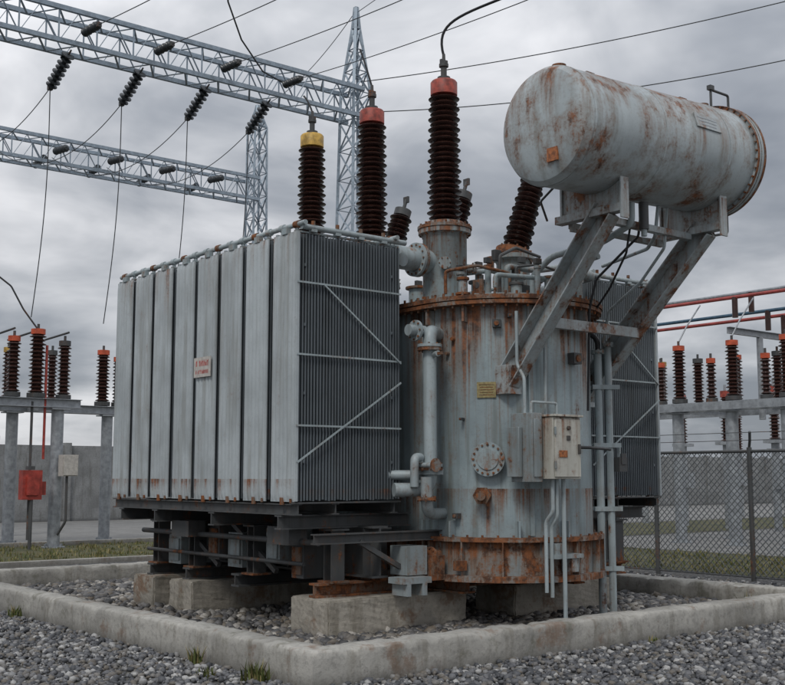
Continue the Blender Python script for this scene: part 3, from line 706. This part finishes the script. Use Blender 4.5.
for x in(9.4,11.1,12.8,14.5):
    p=V((x,22.75,10.72)); q=V((x-.12,23.45,10.12)); d=(q-p)
    mb.cyl(p+V((0,-.1,.05)),p,.02,1); mb.insul(p,d,d.length,.15,.05,8,0,16); mb.box(q,(.1,.1,.1),1)
    wi.tube(sag(q,(x-.4,31.0,10.8),.9),.010)
    p2=V((x+.05,22.1,11.0)); q2=V((x+.10,21.5,11.0)); d=q2-p2; mb.insul(p2,d,d.length,.10,.05,8,0,16); mb.box(q2,(.1,.1,.1),1)
    wi.tube(sag(q2,(x+.6,-14,13.2),1.5,40),.010)
    wi.tube([q+V((.10*math.sin(i/16*3.14)+(.06*i/16),(.75)*i/16,-(q.z-5.1)*i/16)) for i in range(17)],.011)
mb.obj('insulator_strings',[PORC2,DARKST],G1); wi.obj('conductors',[WIRE],G1)
mb=MB()
for x in(12.5,14.2,15.9,17.6):
    p=V((x,31.0,11.0)); mb.insul(p,(0,-1,-.1),.8,.11,.05,7,0,14)
    p=V((x,31.8,11.0)); mb.insul(p,(0,1,-.1),.8,.11,.05,7,0,14)
mb.obj('insulator_strings',[PORC2],G2)
OW=empty('overhead_power_line')
mb=MB()
mb.tube(sag((17.0,22.4,11.7),(28.5,4,14.6),.7,40),.013); mb.tube(sag((17.0,22.4,10.9),(29,4,13.6),1.1,40),.013)
mb.tube(sag((17.0,22.6,13.6),(19.6,31.4,13.9),.4),.01); mb.tube(sag((17.0,22.4,13.6),(12,-8,16.5),1.),.009)
mb.tube([V((12.1,20.8,12.6)),V((12.3,21.0,12.1)),V((12.9,21.4,11.5)),V((13.8,21.9,11.1)),V((14.7,22.2,11.05))],.02)
mb.obj('wires',[WIRE],OW)
mb=MB()
def bez(a,b,c,d,n=24):
    a,b,c,d=map(V,(a,b,c,d)); return [a*(1-t)**3+b*3*t*(1-t)**2+c*3*t*t*(1-t)+d*t**3 for t in [i/n for i in range(n+1)]]
mb.tube(bez((8.4,9.43,6.45),(8.25,9.5,7.05),(8.7,9.0,6.85),(9.3,7.0,7.35)),.016)
mb.tube(bez((9.3,7.0,7.35),(9.7,5.6,7.7),(10,2,9.5),(10.5,-8,12)),.016)
mb.tube(bez((8.4,10.78,6.45),(8.36,10.8,6.6),(8.33,10.85,6.8),(8.3,10.9,6.95)),.012)
mb.tube(bez((8.4,12.08,6.45),(8.38,12.1,6.55),(8.36,12.15,6.65),(8.34,12.2,6.7)),.012)
mb.obj('bushing_leads',[BLK],T)

# ------------------------------------------------------------ switch racks
def rack(name,posts,frame,ins,z=3.40):
    E=empty(name); mb=MB()
    for (x,y) in posts:
        mb.cyl((x,y,0),(x,y,z-.24),.14,0,seg=20); mb.cyl((x,y,0),(x,y,.03),.26,0); mb.box((x,y,z-.25),(.42,.42,.03),0); mb.bolts((x,y,.03),Z,.2,6,.02,.06,0)
    for (a,b_) in frame: mb.channel(a,b_,.10,.20,.014,0)
    mb.obj('frame',[GALV],E)
    mb=MB()
    for (x,y,h,cap,r) in ins:
        mb.cyl((x,y,z),(x,y,z+.10),r*1.1,3); mb.insul((x,y,z+.10),Z,h,r,r*.55,int(h/.085),0,18)
        mb.cyl((x,y,z+.10+h),(x,y,z+.22+h),r*.85,1 if cap==1 else (2 if cap==2 else 3)); mb.cyl((x,y,z+.22+h),(x,y,z+.34+h),.03,3)
    mb.obj('post_insulators',[PORC,ORC,YEL,DARKST],E)
    return E
zf=3.28
L_=rack('disconnect_switch_rack',[(10.4,25.1),(7.9,25.1),(10.05,27.0),(12.5,27.0)],
 [((6.5,24.95,zf),(10.9,24.95,zf)),((6.5,25.4,zf),(10.9,25.4,zf)),((8.0,26.85,zf),(12.9,26.85,zf)),((8.0,27.2,zf),(12.9,27.2,zf)),((10.4,25.1,zf-.01),(10.4,27.1,zf-.01)),((8.4,25.1,zf-.01),(8.4,27.1,zf-.01))],
 [(9.32,25.1,1.15,1,.16),(9.87,25.1,1.35,1,.19),(10.6,25.3,1.15,0,.16),(12.35,27.0,1.2,1,.18),(8.6,25.1,1.2,1,.16),(8.9,27,1.1,0,.15),(9.9,27.0,1.1,2,.14),(11.0,27,1.1,0,.14),(12.75,27,1.05,1,.13),(7.7,25.1,1.2,1,.16)])
mb=MB()
mb.cyl((10.05,25.0,2.0),(10.05,25.0,4.6),.03,0); mb.cyl((9.75,25.0,.2),(9.75,25.0,3.3),.03,2)
mb.bx(9.47,9.91,24.65,24.9,1.1,1.75,0); mb.bx(9.55,9.83,24.60,24.65,1.2,1.6,0); mb.cyl((9.69,24.7,.0),(9.69,24.7,1.1),.04,2); mb.bx(9.93,10.02,24.7,24.85,1.2,1.5,0); mb.bx(9.6,9.75,24.68,24.86,1.76,1.84,2)
mb.bx(10.35,10.72,24.6,24.84,1.62,2.10,1); mb.bx(10.37,10.70,24.575,24.598,1.64,2.08,1)
mb.pipe([(10.5,24.7,1.62),(10.5,24.7,.6),(10.4,24.9,.3)],.03,2)
for x in(8.6,9.32,9.87,10.6): mb.cyl((x,25.1,4.95),(x,27,4.9),.025,2)
mb.pipe([(9.87,25.1,4.95),(9.5,25.1,5.4),(9.2,25.1,5.9),(8.9,25.1,6.1)],.02,2)
mb.obj('operating_mechanism',[REDBOX,WHITE,DARKST],L_)
ins=[]
for i,(y,c) in enumerate(((17.15,1),(15.62,1),(14.2,1),(12.6,1),(18.6,1))): ins.append((23.0,y,1.2,c,.17))
for y in(16.4,14.9,13.4,17.9): ins.append((23.25,y,.85,1,.13))
Rk=rack('disconnect_switch_rack.001',[(23.1,17.3),(23.1,15.75),(23.1,14.3),(23.1,11.5),(25.6,17.5),(25.6,14.0)],
 [((22.85,10.5,zf),(22.85,19.4,zf)),((23.35,10.5,zf),(23.35,19.4,zf)),((25.5,10.5,zf),(25.5,20,zf)),((22.9,17.3,zf-.01),(25.6,17.3,zf-.01)),((22.9,14.3,zf-.01),(25.6,14.3,zf-.01))],
 ins+[(25.5,y,1.15,k,.16) for y,k in((19.6,2),(18.4,0),(17.2,1),(16.0,0),(14.8,0),(13.6,1))])
mb=MB()
for y in(17.15,15.62,14.2): mb.tube([(23.0,y,4.9),(23.2,y-.1,5.3),(23.8,y-.1,5.9)],.02,2)
for x,z,mi in((23.6,5.95,0),(24.3,6.15,2),(25.0,5.75,1),(25.7,5.7,0)):
    mb.cyl((x,4,z),(x,32,z),.045,mi,seg=12)
    for y in(9,15.9,22.5): mb.cyl((x,y,z-.5),(x,y,z),.07,3)
mb.obj('busbars',[BUSR,BUSB,GALV,PORC],Rk)
mb=MB()
for y in(9,22.5):
    for x in(23.2,26.1): mb.cyl((x,y,0),(x,y,5.1),.12,0)
    mb.channel((22.9,y,5.15),(26.4,y,5.15),.12,.2,.015,0)
mb.channel((23.3,15.9,5.12),(26.0,15.9,5.12),.1,.16,.012,0); mb.cyl((24.6,15.9,3.0),(24.6,15.9,5.05),.08,0)
mb.obj('busbar_support',[GALV],Rk)
def bay(name,x,y,n,dx,dy):
    E=empty(name); mb=MB()
    for i in range(n):
        px,py=x+dx*i,y+dy*i
        mb.cyl((px,py,0),(px,py,2.6),.12,1); mb.box((px,py,2.65),(.5,.5,.1),1); mb.insul((px,py,2.7),Z,1.4,.17,.09,14,0,16); mb.cyl((px,py,4.1),(px,py,4.3),.15,2); mb.cyl((px,py,4.3),(px,py,4.5),.04,1)
        mb.box((px,py-.18,1.5),(.35,.25,.5),1)
    mb.obj('posts',[PORC,GALV,REDC],E)
bay('instrument_transformer_row',30,19,5,.6,2.1); bay('instrument_transformer_row.001',36,16,6,.8,2.2); bay('instrument_transformer_row.002',5,30.5,4,1.9,0)
bay('instrument_transformer_row.003',28,9,5,.5,2.2)

b=MB()
for i in range(34):
    x=-10+i*3.0; b.bx(x,x+2.98,40.0,40.16,0,2.75,0); b.bx(x-.12,x+.12,39.9,40.26,0,2.85,0)
b.obj('concrete_wall',[WALL])
b=MB()
for i in range(20):
    y=-18+i*3.0; b.bx(66,66.16,y,y+2.98,0,2.75,0)
b.obj('concrete_wall.001',[WALL])

# fence
FE=empty('chain_link_fence'); mb=MB(); X=15.5; H=2.0
ys=[10.28+1.82*i for i in range(-5,10)]
for y in ys:
    mb.cyl((X,y,0),(X,y,H+.06),.04,0,seg=14); mb.tube([(X,y,H+.05),(X-.05,y-.05,H+.16),(X-.12,y-.10,H+.30)],.022,0)
mb.cyl((X,ys[0],H),(X,ys[-1],H),.024,0); mb.cyl((X,ys[0],.06),(X,ys[-1],.06),.012,0)
for k,(dx,dz) in enumerate(((-.06,.17),(-.12,.29))): mb.cyl((X+dx,ys[0],H+dz),(X+dx,ys[-1],H+dz),.006,0,seg=6)
mb.obj('posts_and_rails',[DARKST],FE)
FW=plain('fence_wire',(.13,.14,.145),.5,.3)
mb=MB(); sp=.105; y=ys[0]-H
while y<ys[-1]:
    for s,xx in((1,X-.006),(-1,X+.006)):
        a=(y,.05) if s>0 else (y,H); c=(y+H,H) if s>0 else (y+H,.05)
        (ay,az),(cy_,cz)=a,c
        t0=max(0,(ys[0]-ay)/(cy_-ay)); t1=min(1,(ys[-1]-ay)/(cy_-ay))
        if t1>t0:
            p=V((xx,ay+(cy_-ay)*t0,az+(cz-az)*t0)); q=V((xx,ay+(cy_-ay)*t1,az+(cz-az)*t1)); mb.cyl(p,q,.0068,0,seg=5)
    y+=sp
mb.obj('mesh_wires',[FW],FE)

# ------------------------------------------------------------ world / light / camera
w=bpy.data.worlds.new('World'); sc.world=w; w.use_nodes=True; nt=w.node_tree; nt.nodes.clear()
elev=math.radians(48); az=math.radians(235)
sky=nd(nt,'ShaderNodeTexSky',sky_type='NISHITA',sun_disc=False,sun_elevation=elev,sun_rotation=az)
g=nd(nt,'ShaderNodeTexCoord').outputs['Generated']; sp_=nd(nt,'ShaderNodeSeparateXYZ',{0:g})
zz=math_(nt,'MAXIMUM',sp_.outputs[2],0.0); den=math_(nt,'ADD',zz,.24)
cv=nd(nt,'ShaderNodeCombineXYZ',{0:math_(nt,'DIVIDE',sp_.outputs[0],den),1:math_(nt,'DIVIDE',sp_.outputs[1],den),2:.6}).outputs[0]
n1=noise_(nt,cv,.95,5,.5,dist=.5); n2=noise_(nt,cv,3.1,5,.55,dist=.4)
nn=math_(nt,'ADD',math_(nt,'MULTIPLY',n1,.74),math_(nt,'MULTIPLY',n2,.26))
cr=nd(nt,'ShaderNodeValToRGB',{0:nn}); e=cr.color_ramp.elements
pal=[(.40,(.22,.24,.275)),(.47,(.32,.34,.375)),(.53,(.47,.485,.515)),(.62,(.72,.725,.75))]
while len(e)<4: e.new(.5)
for el,(p,c) in zip(e,pal): el.position=p; el.color=c+(1,)
gain=maprange(nt,sp_.outputs[2],.2,1.,1.08,2.3,False)
cl=mix(nt,1.,cr.outputs[0],nd(nt,'ShaderNodeCombineColor',{0:gain,1:gain,2:gain}).outputs[0],'MULTIPLY')
cl10=mix(nt,1.,cl,(10,10,10),'MULTIPLY')
fin=mix(nt,.94,sky.outputs[0],cl10)
bg=nd(nt,'ShaderNodeBackground',{0:fin,1:.1}); out=nd(nt,'ShaderNodeOutputWorld',{0:bg.outputs[0]})
sl=bpy.data.lights.new('sun','SUN'); sl.energy=1.25; sl.angle=math.radians(16); sl.color=(1,.97,.92)
so=bpy.data.objects.new('sun',sl); sc.collection.objects.link(so)
sd=V((-.85*math.cos(elev),-.5*math.cos(elev),math.sin(elev))); so.rotation_euler=sd.to_track_quat('Z','Y').to_euler()
cam=bpy.data.cameras.new('camera'); cam.lens=36*1130/785; cam.sensor_width=36; cam.clip_end=3000; cam.clip_start=.1
co_=bpy.data.objects.new('camera',cam); sc.collection.objects.link(co_); co_.location=(0,0,1.6); co_.rotation_euler=(math.radians(96.79),0,math.radians(-39)); sc.camera=co_
sc.view_settings.view_transform='Standard'; sc.view_settings.look='None'; sc.view_settings.exposure=0
